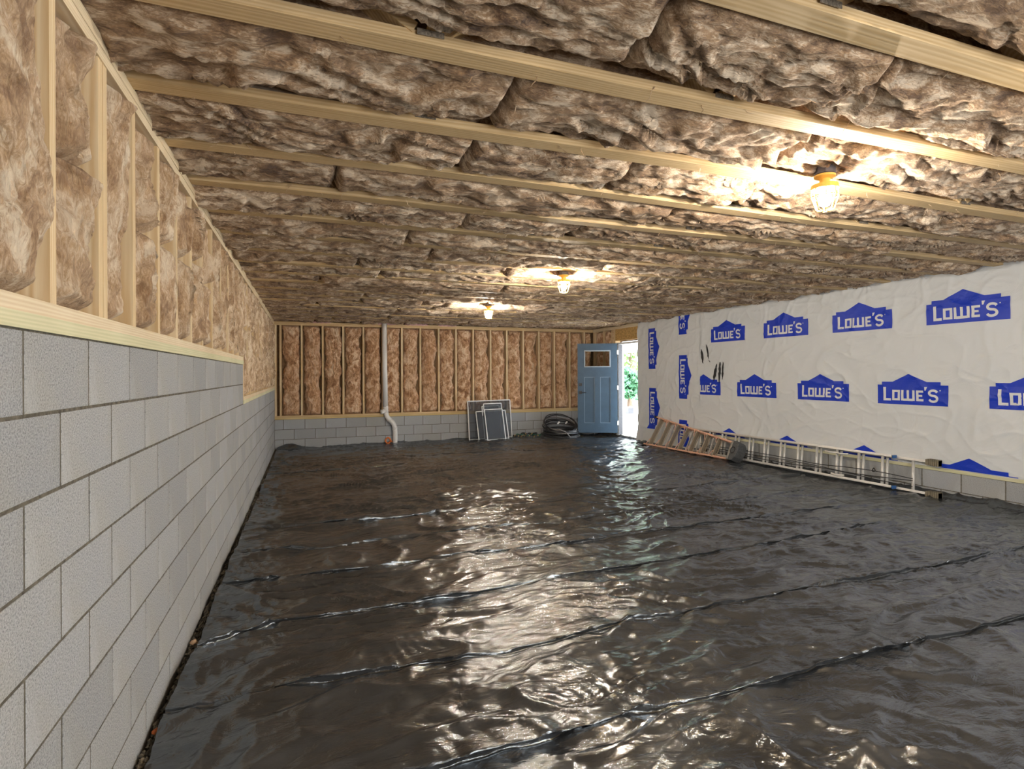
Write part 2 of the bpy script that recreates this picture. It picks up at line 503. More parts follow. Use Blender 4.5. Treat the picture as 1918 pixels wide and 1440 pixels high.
# studs
left_studs = [.24, .61, .98, 1.37, 1.757, 2.153, 2.48, 2.84, 3.21, 3.57, 3.94, 4.32]
while left_studs[-1] < YB-.5: left_studs.append(left_studs[-1]+.392)
stud_centres = []
for i, y in enumerate(left_studs):
    y1 = y*XL/-.61; 
    zb = (Z1 if y1 < YSTEP else Z2) + 2*PT
    w = .038
    part(MB().box(XL-SD, XL+random.uniform(-.004, .002), y1-w, y1, zb, ZC-2*PT), 'stud', M_wz, wall_left)
    if i == 5: part(MB().box(XL-SD, XL-.003, y1-2*w-.001, y1-w-.001, zb, ZC-2*PT), 'stud', M_wz, wall_left)
    if abs(y1-YSTEP) < .2: part(MB().box(XL-SD, XL-.001, YSTEP+.012, YSTEP+.012+w, Z2+2*PT, ZC-2*PT), 'stud', M_wz, wall_left)
    stud_centres.append(y1-w/2)
part(MB().box(XL-SD, XL+.001, YB-.05, YB-.012, Z2+2*PT, ZC-2*PT), 'stud', M_wz, wall_left)
back_x = [-.498 + k*.4064 for k in range(18)]
for x in back_x:
    j = random.uniform(-.008, .008)
    part(MB().box(x-.019+j, x+.019+j, YB-random.uniform(0, .004), YB+SD, Z3+2*PT, ZC-2*PT), 'stud', M_wz, wall_back)
part(MB().box(XL+.003, XL+.041, YB-.002, YB+SD, Z3+2*PT, ZC-2*PT), 'stud', M_wz, wall_back)
for y0, y1 in ((YB-.09, YB-.005), (11.55, 11.588), (11.16, 11.198), (DY1+.05, DY1+.088), (DY1+.09, DY1+.128)):
    part(MB().box(XR-.002, XR+SD, y0, y1, Z4+2*PT, ZC-2*PT), 'stud', M_wz, wall_right)
for k in range(12):
    y = DY0-.09 - k*.61
    part(MB().box(XR+.002, XR+SD, y-.019, y+.019, Z4+2*PT, ZC-2*PT), 'stud', M_wz, wall_right)
part(MB().box(XR-.003, XR+SD-.02, DY0-.12, DY1+.045, DZ1+.05, ZC-2*PT), 'door_header', M_osb, wall_right)

# ------------------------------------------------------------------ insulation batts
def batt(parent, mat, O, U, V, N, lu, lv, res, seed, bulge, depth, fold=.03, wander=.0, ang=0.0, fine=.006, p=4.0, lam=.16):
    nu = max(8, int(lu/res)); nv = max(10, int(lv/res))
    tu = np.linspace(0, 1, nu+1); tu = .72*tu + .28*(.5-.5*np.cos(PI*tu))
    tv = np.linspace(0, 1, nv+1); tv = .9*tv + .1*(.5-.5*np.cos(PI*tv))
    u, v = np.meshgrid(tu*lu, tv*lv, indexing='ij')
    s = 2*u/lu-1; w = np.clip(np.abs(2*v/lv-1), 0, 1)
    e = np.sqrt(np.clip(1-np.abs(s)**p, 0, 1)) * np.clip((1-w)*lv/2/.05, 0, 1)**.5
    ca, sa = math.cos(ang), math.sin(ang)
    a = (u*ca + v*sa); b = (-u*sa + v*ca)
    warp = fbm(a*2.4+seed, b*1.1, seed, 3)
    ph = a/lam + 1.3*warp + .35*pn(b*5, a*5, seed+3)
    fr = ph - np.floor(ph)
    prof = np.where(fr < .84, (fr/.84)**1.5, np.cos((fr-.84)/.16*PI/2)**.7)
    amp = np.clip(.55 + .9*pn(u*3+seed, v*2.2, seed+9), .05, 1.3)
    h = fold*(prof-.45)*amp
    h = h + bulge*.6*fbm(u*2.6, v*1.7, seed+31, 3)
    h = h + fine*1.6*(np.clip(ridge(a*13+warp*2.5, b*4.5+warp, seed+5), -.4, 1)-.4)
    h = h + fine*1.0*fbm(a*34+warp*3, b*14, seed+7, 2)
    if fine > .003: h = h + fine*1.1*(np.clip(ridge(a*25+warp*5, b*8+warp*3, seed+15), -.3, 1)-.4)
    H = -depth + (depth + bulge*.55)*e + h*np.clip(e*1.3, 0, 1)
    uo = 0
    if wander:
        wd = fbm(v*2.4, v*0+seed, seed+77, 3)
        wd2 = fbm(v*2.4+9, v*0+seed, seed+78, 3)
        sc = 1 - wander*np.clip(.55+.9*wd, 0, 1.4)
        uo = (s*sc + wander*.9*wd2) * lu/2 + lu/2 - u
        uo = uo + .010*fbm(v*16, s*2, seed+90, 2)*np.abs(s)
        uo = np.clip(u+uo, -.004, lu+.004) - u
    P = O + (u+uo)[..., None]*U + v[..., None]*V + H[..., None]*N
    return grid_obj('insulation_batt', P, mat, parent)

X_, Y_, Z_ = np.array([1., 0, 0]), np.array([0, 1., 0]), np.array([0, 0, 1.])
# ceiling trusses
TS = .568
chords = [1.83 + TS*k for k in range(-7, 19)]
chords = [c for c in chords if YF+.1 < c < YB-.05]
for i, c in enumerate(chords):
    j = random.uniform(-.006, .006); dz = random.uniform(-.004, .004)
    P = []
    mbx = MB(); n = 12
    # slightly bowed bottom chord
    for k in range(n+1):
        x = XL-.09 + (XR+.1-XL+.09)*k/n
        yy = c + j + .010*math.sin(k*.7+i); zz = ZC + dz + .004*math.sin(k*.9+i*2)
        mbx.v += [(x, yy-.0445, zz), (x, yy+.0445, zz), (x, yy+.0445, zz+.038), (x, yy-.0445, zz+.038)]
    for k in range(n):
        a = k*4
        for q in range(4):
            q2 = (q+1) % 4
            mbx.f.append((a+q, a+4+q, a+4+q2, a+q2))
    mbx.f += [(0, 1, 2, 3), (n*4+3, n*4+2, n*4+1, n*4)]
    jo = mbx.build('joist', M_wx, ceiling)
    if c > 0:
        part(MB().box(XL, XR, c-.0445, c+.0445, 2.90, 2.938), 'top_chord', M_wx, ceiling)
        wb = MB(); x = XL + .3 + (i % 3)*.1; s = 0
        g = MB()
        while x < XR-.8:
            z0, z1 = (ZC+.04, 2.90) if s else (2.90, ZC+.04)
            wb.obox((x, c, z0), (x+.55, c, z1), .038, .089, (1, 0, 0)); x += .6; s = 1-s
            if s:
                for k in (-1, 1):
                    g.box(x-.045, x+.045, c+j-k*.0465-.001, c+j-k*.0465+.001, ZC+.016, ZC+.036)
        wb.build('truss_web', M_wx, ceiling)
        g.build('truss_plate', M_gang, jo, kind='stuff')
    # batts of the bay beyond this truss
    if c < -.6: continue
    c2 = c + TS
    if c2 > YB+.1: continue
    y0, y1 = c+.03, min(c2-.03, YB)
    x = XL-.13
    rr = random.Random(100+i)
    while x < XR-.02:
        L = rr.choice([1.22, 1.5, .9, 1.8, 2.2])
        if x + L > XR-.4: L = XR-.01-x
        d = c
        res = .0125 if d < 2.6 else .016 if d < 4.2 else .021 if d < 7 else .028
        sag = rr.uniform(-.005, .032)
        if d < 1.4 and x > 2.0: sag += .03
        if c > 9.5: sag *= .6
        O = np.array([x-.015, y1, ZC+.012-sag*.4])
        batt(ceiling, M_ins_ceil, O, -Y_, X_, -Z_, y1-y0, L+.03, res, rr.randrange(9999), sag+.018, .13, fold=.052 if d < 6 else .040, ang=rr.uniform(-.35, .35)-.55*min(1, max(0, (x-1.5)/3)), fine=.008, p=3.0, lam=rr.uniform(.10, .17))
        x += L

# left wall batts
for i in range(len(left_studs)-1):
    y0, y1 = stud_centres[i]+.019, stud_centres[i+1]-.019
    if i == 4: y1 -= .038
    far = y0 > YSTEP-.05
    zb = (Z2 if far else Z1)+2*PT
    if y1 < .5: continue
    res = .0085 if y0 < 3.5 else .013 if y0 < 6 else .019
    H_ = ZC-2*PT - zb
    rr = random.Random(500+i)
    cuts = [0, H_] if rr.random() < .45 else [0, H_*rr.uniform(.38, .62), H_]
    for a, b in zip(cuts[:-1], cuts[1:]):
        O = np.array([XL-.012, y1, zb+a-.01])
        big = .045 if y0 < 2 else .03
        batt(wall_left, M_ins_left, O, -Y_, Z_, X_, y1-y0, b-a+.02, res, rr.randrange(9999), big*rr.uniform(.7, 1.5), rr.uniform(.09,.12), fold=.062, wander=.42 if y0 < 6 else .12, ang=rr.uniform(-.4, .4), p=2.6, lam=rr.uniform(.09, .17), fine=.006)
    
# back wall batts
bx = [XL+.022] + back_x + [XR-.01]
for i in range(len(bx)-1):
    x0, x1 = bx[i]+.019, bx[i+1]-.019
    if x1-x0 < .06: continue
    zb = Z3+2*PT
    H_ = ZC-2*PT-zb
    rr = random.Random(900+i)
    O = np.array([x0, YB+.006, zb-.005])
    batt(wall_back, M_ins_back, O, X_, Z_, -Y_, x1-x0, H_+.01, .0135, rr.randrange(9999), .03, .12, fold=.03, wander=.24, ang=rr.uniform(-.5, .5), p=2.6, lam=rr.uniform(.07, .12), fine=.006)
# right wall bays beside the door
for y0, y1 in ((11.59, YB-.095), (11.2, 11.548), (DY1+.13, 11.158)):
    O = np.array([XR+.006, y0, Z4+2*PT])
    batt(wall_right, M_ins_back, O, Y_, Z_, -X_, y1-y0, ZC-2*PT-Z4-2*PT, .02, int(y0*100), .02, .11, fold=.025, ang=.3, p=2.6, fine=.005)
# scraps of pink wool on the back top plate
for k, (x, l) in enumerate(((.05, .42), (1.25, .55), (2.0, .5), (2.75, .4))):
    b = MB()
    n = 14
    P = np.zeros((n+1, 7, 3))
    for a in range(n+1):
        for c_ in range(7):
            t = 2*PI*c_/6; r_ = .012+.011*abs(math.sin(a*1.3+k)) * (1 if 0 < a < n else .1)
            P[a, c_] = (x+l*a/n, YB-.035+r_*1.6*math.cos(t), ZC+.0+.006*math.sin(a*2.1)+r_*math.sin(t))
    grid_obj('wool_scrap', P, M_pink, wall_back, label='pink scrap of wool')
# loose fibres hanging from the ceiling wool
fb = MB()
for k in range(900):
    x = random.uniform(XL+.1, XR-.1); y = random.choice([random.uniform(1.3, 6), random.uniform(3, 12)])
    z = ZC + random.uniform(-.02, .01); p = [(x, y, z+.02)]
    dx, dy = random.uniform(-.02, .02), random.uniform(-.02, .02)
    for q in range(3):
        p.append((p[-1][0]+dx+random.uniform(-.012, .012), p[-1][1]+dy+random.uniform(-.012, .012), p[-1][2]-random.uniform(.006, .020)))
    fb.tube(p, [.0022, .0018, .0014, .0006], 3, caps=False)
fb.build('loose_fibres', M_ins_left, ceiling, kind='stuff')

# ------------------------------------------------------------------ black plastic sheet
creases = [  # polylines on the floor (x, y) with height of the fold
]
FL = CAMZ
def fp(px, py, h=1.44):
    """floor point seen at a photo position, used only to lay out the fold lines"""
    d = rt*((px-959)/FPX) + up*((700.3-py)/FPX) + fwd
    t = -h/d.z
    return (d.x*t, d.y*t)
C_px = [
 (.030, [(411,1092),(628,1067),(865,1036),(900,1035),(1056,1019),(1226,995.5),(1400,975),(1560,955)]),
 (.034, [(350,1215),(531,1160),(709,1134),(854,1111),(900,1104),(1056,1080),(1093,1074),(1223,1054),(1400,1029),(1520,1008),(1640,985)]),
 (.030, [(290,1335),(308,1331),(660,1263),(854,1234),(984,1208),(1160,1167),(1400,1128),(1605,1090),(1789,1058),(1950,1030)]),
 (.040, [(740,1450),(831,1427),(1019,1376),(1169,1340),(1400,1293),(1614,1226),(1728,1203),(1789,1187),(1950,1150)]),
 (.018, [(620,975),(760,962),(900,951),(1056,936),(1226,919),(1400,903),(1500,893)]),
 (.020, [(1000,978),(1082,969),(1278,949),(1400,938),(1500,920)]),
 (.022, [(490,985),(716,967),(839,956)]),
 (.024, [(470,1030),(612,1022),(690,1010),(943,985),(1040,978)]),
 (.018, [(500,883),(617,878),(748,866)]),
 (.014, [(640,858),(900,845),(1100,838),(1220,828)]),
]
PL = [(h, [fp(*q) for q in pts]) for h, pts in C_px]
ny = 780; t = np.linspace(0, 1, ny)
ys = -.9 + (YB-.01+.9)*(.42*t+.58*t**2.0)
xs = np.linspace(XL+.055, XR-.012, 440)
gx, gy = np.meshgrid(xs, ys, indexing='ij')
edge = .018*fbm(gy*1.3, gy*0, 5, 3) + .006*pn(gy*9, gy*0, 8)
gx = gx + edge*np.clip(1-(gx-XL)/.35, 0, 1)
z = zfloor(gx, gy) + .006
w1 = fbm(gx*.8, gy*.8, 3, 2)
def sharp(a, b, sd, pw=2.0): return np.clip(ridge(a, b, sd), 0, 1)**pw
act = np.clip(.55+.9*pn(gx*.45, gy*.45, 33), .25, 1.25)
z += .016*fbm(gx*.7, gy*1.2, 11, 3)
z += .020*sharp(gx*.8+w1, gy*2.4+w1*1.6, 121, 3)
z += .016*sharp(gx*1.7+w1*1.3, gy*4.6+w1*2, 122, 3)*act
z += .008*np.abs(pn(gx*2.6+w1, gy*3.4-gx*1.5, 29))*act
z += .007*sharp(gx*3.2+w1*3, gy*6+gx*2, 23, 2.5)*act
for sx, sy, rot_, am, sd in ((2.0, 4.0, .25, .016, 5), (3.6, 6.5, -.35, .012, 6), (7, 10, .1, .007, 7)):
    cr, sr = math.cos(rot_), math.sin(rot_)
    qx = (gx*cr+gy*sr)*sx + .25*w1; qy = (-gx*sr+gy*cr)*sy + .3*w1
    f1, f2 = worley(qx, qy, sd)
    m_ = np.clip(.5+1.1*pn(gx*.6+sd, gy*.6, 34+sd), .1, 1.3)
    z += am*np.clip(f2-f1, 0, .38)*m_ - am*.45*f1*m_
z += .004*sharp(gx*9-gy*4+w1*5, gy*11+gx*6, 26, 1.5)*act
z += .002*fbm(gx*14, gy*22, 25, 2)*act
# small crinkles running off the folds
z += .0022*np.sin((gx*1.0+gy*.35)*95+4*w1+3*pn(gx*5, gy*5, 27))*np.clip(pn(gx*1.3, gy*2.6, 28)*2.2-.45, 0, 1)
yshift = 0
for k, (h, pl) in enumerate(PL):
    pl = sorted(pl)
    px = np.array([p[0] for p in pl]); py = np.array([p[1] for p in pl])
    yc = np.interp(gx, px, py) + .006*pn(gx*6, gx*0+k, 40+k)
    fade = np.clip((gx-px[0]+.15)/.25, 0, 1)*np.clip((px[-1]+.15-gx)/.25, 0, 1)
    hh = h*fade*(.75+.5*pn(gx*1.7, gx*0+k*3, 50+k))
    d = gy-yc
    prof = np.where(d < 0, np.exp(-(d/.014)**2), np.exp(-(np.abs(d)/.07)**1.2))
    yshift = yshift - 2.2*hh*np.exp(-((d-.012)/.024)**2)
    # lifted lip followed by a small gutter on the near side
    z += hh*.62*prof - .018*fade*np.exp(-((d+.03)/.018)**2)
# overlap strip along the left edge and turned-up edges at the walls
z += .003*(gx < XL+.28+.01*np.sin(gy*2))
z += .05*np.clip(1-(XR-.012-gx)/.10, 0, 1)**2 + .03*np.clip(1-(YB-gy)/.10, 0, 1)**2*(.6+pn(gx*2, gx*0, 60))
lump = np.exp(-((gx-(XL+.30))/.22)**2-((gy-(YB-.12))/.09)**2)
z += .09*lump
sheet = grid_obj('plastic_sheet', np.stack([gx, gy+yshift, z], 2), M_plastic, None,
   label='black plastic ground sheet, wrinkled and glossy, covering the whole floor', category='plastic sheet')
# gravel seen between the sheet and the left wall
gb = MB(); rg = random.Random(3)
for k in range(2600):
    y = rg.uniform(.6, 9.5) if k % 3 else rg.uniform(.6, 4.5)
    x = XL + rg.uniform(.016, .085); r = rg.uniform(.006, .015)
    c = (x, y, float(zfloor(x, y))-.012+rg.uniform(-.008, .004))
    n0 = len(gb.v)
    for a in ((1,0,0),(0,1,0),(-1,0,0),(0,-1,0),(0,0,1),(0,0,-1)):
        gb.v.append(tuple(c[q]+a[q]*r*rg.uniform(.6, 1.3)+rg.uniform(-.2, .2)*r for q in range(3)))
    for f in ((0,1,4),(1,2,4),(2,3,4),(3,0,4),(1,0,5),(2,1,5),(3,2,5),(0,3,5)): gb.f.append(tuple(n0+i for i in f))
gb.box(XL+.002, XL+.12, -.9, YB, -.14, -.035)
gb.build('gravel', M_gravel, None, kind='stuff', label='dark gravel strip between the block wall and the black sheet', category='gravel')
def pebble(name, label, loc, r, mat):
    b = MB(); n0 = 0
    for i in range(6):
        for j in range(8):
            th = PI*i/5; ph = 2*PI*j/8; q = r*(1+.12*math.sin(i*3+j*5))
            b.v.append((loc[0]+q*math.sin(th)*math.cos(ph), loc[1]+q*1.2*math.sin(th)*math.sin(ph), loc[2]+q*.8*math.cos(th)))
    for i in range(5):
        for j in range(8): b.f.append((i*8+j, (i+1)*8+j, (i+1)*8+(j+1) % 8, i*8+(j+1) % 8))
    b.build(name, mat, None, smooth=True, label=label, category='stone')
pebble('pebble', 'small orange pebble in the gravel beside the left block wall', (XL+.03, 2.62, .012), .016, M_orange)
pebble('stone', 'pale tan stone in the gravel farther along the left wall', (XL+.03, 3.42, .012), .02, flat('tan_stone', (.6, .42, .28), .9))

# ------------------------------------------------------------------ house wrap on the right wall
ZW0, ZW1 = Z4+PT+.0, ZC+.03
def wrap_h(y, z):
    """distance of the sheet from the wall face (towards the room)"""
    y = np.asarray(y, float); z = np.asarray(z, float)
    w = fbm(y*1.1, z*1.1, 70, 2)
    h = .013 + .006*fbm(y*.9+.4*w, z*.6, 71, 2)
    h = h + .009*np.clip(ridge(y*1.5+z*1.6+.3*w, z*1.3-y*1.1, 72), 0, 1)**5
    h = h + .005*np.clip(ridge(y*1.2-z*3.6+.6*w, z*.8+y*.9, 74), 0, 1)**5
    h = h + .004*np.clip(ridge(y*3.2+z*3.6+w, z*1.8-y*2.1, 75), 0, 1)**4
    h = h + .0025*np.clip(ridge(y*2.5, z*.3, 73), 0, 1)**5
    # folds gathered at the top near one staple
    r = np.sqrt((y-4.95)**2+(z-2.62)**2); th = np.arctan2(z-2.62, y-4.95)
    h = h + .006*np.exp(-r/.35)*np.cos(th*11+3*r)
    return np.maximum(h, .004)
wrapt = thing('house_wrap', 'white printed house wrap sheeting stapled over the right wall', 'sheeting', (XR, 5.0, 0))
y = np.linspace(-1.5, 8.13, 620); zz = np.linspace(ZW0, ZW1, 170)
gy_, gz_ = np.meshgrid(y, zz, indexing='ij')
h = wrap_h(gy_, gz_)
zb = gz_ + (gz_ < ZW0+.02)*.006*pn(gy_*5, gy_*0, 80) + (gz_ > ZW1-.03)*.02*pn(gy_*3, gy_*0, 81)
grid_obj('wrap_sheet', np.stack([XR-h, gy_, zb], 2), M_wrap, wrapt)
y = np.linspace(8.09, DY0+.0, 190); zz = np.linspace(.03, ZW1-.02, 180)
gy_, gz_ = np.meshgrid(y, zz, indexing='ij')
def strip_h(y, z):
    h = wrap_h(y, z)+.006 + .02*np.exp(-((z-.42)/.05)**2)*0
    f = np.clip((z-.36)/.06, 0, 1)
    h = h + (1-f)*(.03+.012*np.sin(y*9+z*6)) 
    g = np.clip((y-(DY0-.25))/.25, 0, 1)
    return h + g*.012*np.sin(z*14+y*20) + g*.01
h = strip_h(gy_, gz_)
edge_y = gy_ + (gy_ > DY0-.1)*.02*fbm(gz_*2, gz_*0, 90, 2)
grid_obj('wrap_strip', np.stack([XR-h, edge_y, gz_], 2), M_wrap, wrapt)
# wrap folded into the door reveal
P = np.zeros((6, 60, 3))
for a in range(6):
    for b in range(60):
        q = .03 + (ZC-.1-.03)*b/59
        P[a, b] = (XR-.03+.022*a, DY0+.004+.004*math.sin(q*9), q)
grid_obj('wrap_return', P, M_wrap, wrapt)

# letter shapes in a unit-wide logo (x 0..1)
def R(x0, x1, y0, y1): return [(x0, y0), (x1, y0), (x1, y1), (x0, y1)]
body = [R(0, 1, 0, .278), R(.07, .90, .278, .322), [(.225, .322), (.72, .322), (.465, .435)]]
t = .034
L_ = [R(.095, .095+t+.004, .075, .245), R(.095, .205, .048, .082)]
O_ = [R(.222, .222+t, .055, .205), R(.306, .306+t, .055, .205), R(.25, .31, .055, .055+t-.004), R(.25, .31, .175, .205)]
W_ = [R(.357, .357+t, .055, .205), R(.437, .437+t, .055, .205), R(.517, .517+t, .055, .205), R(.385, .525, .052, .052+t)]
E_ = [R(.572, .572+t, .055, .205), R(.60, .672, .055, .055+t-.004), R(.60, .655, .117, .144), R(.60, .672, .175, .205)]
A_ = [[(.693, .205), (.708, .205), (.728, .255), (.690, .255)]]
def S_shape():
    out = []; pts = []
    # centreline of an S
    for k in range(13):
        a = math.radians(20 + 250*k/12); pts.append((.805+.045*math.cos(a)*1.15, .172+.036*math.sin(a)))
    for k in range(1, 13):
        a = math.radians(90 - 250*k/12); pts.append((.805+.048*math.cos(a)*1.15, .096+.040*math.sin(a)))
    for k in range(len(pts)-1):
        (x0, y0), (x1, y1) = pts[k], pts[k+1]
        dx, dy = x1-x0, y1-y0; l = math.hypot(dx, dy) or 1; nx, ny_ = -dy/l*.0155, dx/l*.0155
        ex, ey = dx/l*.003, dy/l*.003
        out.append([(x0-nx-ex, y0-ny_-ey), (x0+nx-ex, y0+ny_-ey), (x1+nx+ex, y1+ny_+ey), (x1-nx+ex, y1-ny_+ey)])
    return out
RG = [[(.893+.009*math.cos(a), .208+.009*math.sin(a)) for a in [k*PI/4 for k in range(8)]]]
text_polys = L_ + O_ + W_ + E_ + A_ + S_shape() + RG

def clip(poly, axis, val, keep_greater):
    out = []
    for i in range(len(poly)):
        a, b = poly[i], poly[(i+1) % len(poly)]
        ia = (a[axis] >= val) == keep_greater; ib = (b[axis] >= val) == keep_greater
        if ia: out.append(a)
        if ia != ib:
            t_ = (val-a[axis])/(b[axis]-a[axis]); out.append((a[0]+(b[0]-a[0])*t_, a[1]+(b[1]-a[1])*t_))
    return out if len(out) > 2 else []

def print_mesh(name, polys, mat, parent, tf, hf, off, lim):
    off += .0025; b = MB()
    for p in polys:
        q = [tf(*c) for c in p]
        for ax, v, g in lim:
            q = clip(q, ax, v, g) if q else q
        if not q: continue
        ylo, yhi = min(c[0] for c in q), max(c[0] for c in q)
        zlo, zhi = min(c[1] for c in q), max(c[1] for c in q)
        st = .03
        for iy in range(math.floor(ylo/st), math.floor(yhi/st)+1):
            q1 = clip(clip(q, 0, iy*st, True) or [(0,0)]*0, 0, (iy+1)*st, False) if clip(q, 0, iy*st, True) else []
            if not q1: continue
            for iz in range(math.floor(zlo/st), math.floor(zhi/st)+1):
                a1 = clip(q1, 1, iz*st, True)
                q2 = clip(a1, 1, (iz+1)*st, False) if a1 else []
                if not q2: continue
                n = len(b.v)
                for yy, z_ in q2: b.v.append((XR-float(hf(yy, z_))-off, yy, z_))
                ar = sum(q2[i][0]*q2[(i+1) % len(q2)][1]-q2[(i+1) % len(q2)][0]*q2[i][1] for i in range(len(q2)))
                idx = list(range(n, n+len(q2)))
                b.f.append(tuple(idx if ar < 0 else idx[::-1]))
    if b.f: return b.build(name, mat, parent)
def logo(yl, z0, wdt=.80, vertical=False, hf=wrap_h, lim=()):
    if not vertical: tf = lambda x, y_: (yl - x*wdt, z0 + y_*wdt*1.04)
    else: tf = lambda x, y_: (yl - y_*wdt*1.02, z0 - x*wdt)
    o = print_mesh('logo_print', body, M_blue, wrapt, tf, hf, .0022, lim)
    if o: print_mesh('lettering', text_polys, M_print, o, tf, hf, .0034, lim)
base_lim = [(1, ZW0+.008, True), (1, ZW1-.02, False), (0, 8.085, False)]
for k in range(-2, 5): logo(3.83 + 1.19*k + .40, CAMZ+.533, lim=base_lim)
for k in range(-2, 5): logo(4.40 + 1.19*k + .40, CAMZ-.382, lim=base_lim)
for k in range(-2, 5): logo(3.77 + 1.19*k + .40, CAMZ-1.287, lim=base_lim)
vl = [(1, .10, True), (1, ZW1-.04, False), (0, 8.10, True)]
logo(9.67, CAMZ+.92, .83, True, strip_h, vl); logo(9.66, CAMZ-.30, .83, True, strip_h, vl)
logo(8.68, CAMZ+.34, .82, True, strip_h, vl); logo(8.68, CAMZ+1.55, .82, True, strip_h, vl); logo(8.68, CAMZ-.88, .82, True, strip_h, vl)
# black scuffs
for (y0, z0, y1, z1, w_) in ((8.05, 1.90, 8.01, 1.64, .03), (7.92, 1.98, 7.86, 1.72, .022), (7.86, 1.70, 7.82, 1.66, .012),
                             (7.66, 1.63, 7.74, 1.33, .035), (7.57, 1.66, 7.60, 1.30, .030), (7.50, 1.66, 7.52, 1.36, .02)):
    n = 9; L0 = []; R0 = []
    for k in range(n+1):
        a = k/n; wa = w_*math.sin(PI*(a*.86+.07))*random.uniform(.7, 1.2)
        yc_, zc_ = y0+(y1-y0)*a+random.uniform(-.003, .003), z0+(z1-z0)*a
        L0.append((yc_-wa, zc_)); R0.append((yc_+wa, zc_))
    print_mesh('scuff_mark', [[L0[k], R0[k], R0[k+1], L0[k+1]] for k in range(n)], M_blackmark, wrapt, lambda a, b: (a, b), wrap_h, .0045, [])

# ------------------------------------------------------------------ door
HX, HY = 6.60, 10.86
dv = Vector((-.80, .40, 0)).normalized(); nv_ = Vector((dv.y, -dv.x, 0))   # nv_ faces away from the room's near side
if nv_.y > 0: nv_ = -nv_
def dp(u, w, z): p = Vector((HX, HY, 0)) + dv*u + nv_*w; return (p.x, p.y, z)
def dbox(b, u0, u1, w0, w1, z0, z1):
    n = len(b.v)
    b.v += [dp(u0,w0,z0), dp(u1,w0,z0), dp(u1,w1,z0), dp(u0,w1,z0), dp(u0,w0,z1), dp(u1,w0,z1), dp(u1,w1,z1), dp(u0,w1,z1)]
    for f in ((0,3,2,1),(4,5,6,7),(0,1,5,4),(1,2,6,5),(2,3,7,6),(3,0,4,7)): b.f.append(tuple(n+i for i in f))
DW = .895; Z0d, Z1d = .125, 2.155
b = MB(); tk = .022
for u0, u1, z0, z1 in ((0, .15, Z0d, Z1d), (DW-.15, DW, Z0d, Z1d), (.15, DW-.15, Z1d-.155, Z1d), (.15, DW-.15, Z1d-.76, Z1d-.54),
                       (.15, DW-.15, Z0d, Z0d+.22), (DW/2-.06, DW/2+.06, Z0d+.22, Z1d-.76)):
    dbox(b, u0, u1, -tk, tk, z0, z1)
dr = b.build('door_1', M_door, None, kind='structure', label='slate blue entry door standing open')
for u0, u1 in ((.15, DW/2-.06), (DW/2+.06, DW-.15)):
    b = MB(); dbox(b, u0, u1, -.008, .006, Z0d+.22, Z1d-.76); b.build('panel', M_door, dr)
    b = MB()
    for q in ((u0, u0+.012), (u1-.012, u1)): dbox(b, q[0], q[1], -.012, .017, Z0d+.22, Z1d-.76)
    dbox(b, u0, u1, -.012, .017, Z0d+.22, Z0d+.232); dbox(b, u0, u1, -.012, .017, Z1d-.772, Z1d-.76)
    b.build('panel_moulding', M_moulding, dr)
b = MB(); dbox(b, .15, DW-.15, -.003, .003, Z1d-.54, Z1d-.155); b.build('pane', M_glass, dr)
b = MB()
for q in ((.15, .175), (DW-.175, DW-.15)): dbox(b, q[0], q[1], -.028, .028, Z1d-.54, Z1d-.155)
dbox(b, .15, DW-.15, -.028, .028, Z1d-.54, Z1d-.515); dbox(b, .15, DW-.15, -.028, .028, Z1d-.18, Z1d-.155)
b.build('pane_frame', flat('pane_frame_grey', (.34, .40, .45), .5), dr)
for zc_, nm in ((1.22, 'deadbolt'), (1.04, 'door_handle')):
    b = MB(); dbox(b, DW-.10, DW-.035, tk, tk+.015, zc_-.035, zc_+.035)
    c0 = Vector(dp(DW-.068, tk+.012, zc_)); c1 = Vector(dp(DW-.068, tk+.05, zc_))
    b.tube([c0, c1], .016, 10)
    if nm == 'door_handle': b.tube([c1, Vector(dp(DW-.19, tk+.05, zc_))], .009, 8)
    b.build(nm, M_darkm, dr)
for zc_ in (.35, 1.15, 1.95):
    b = MB(); b.tube([(HX+.015, HY-.01, zc_-.05), (HX+.015, HY-.01, zc_+.05)], .009, 8); dbox(b, -.03, .01, -.004, .03, zc_-.05, zc_+.05)
    b.build('hinge', M_alu, dr)
# jamb and threshold
tb = MB().box(XR-.005, XR+.16, DY1-.06, DY1-.02, DZ0, DZ1).box(XR-.005, XR+.16, DY0, DY0+.04, DZ0, DZ1).box(XR-.005, XR+.16, DY0, DY1-.02, DZ1-.04, DZ1)
trim = ST(tb, 'trim_1', M_white)
part(MB().box(XR+.05, XR+.12, DY1-.075, DY1-.06, DZ0, DZ1-.04), 'door_stop', M_trimgrey, trim)
part(MB().box(XR+.0, XR+.10, DY1-.078, DY1-.076, DZ0, DZ1-.04), 'weather_strip', M_darkm, trim)
part(MB().box(XR-.03, XR+.19, DY0-.02, DY1+.0, DZ0-.035, DZ0), 'threshold', M_trimgrey, trim)

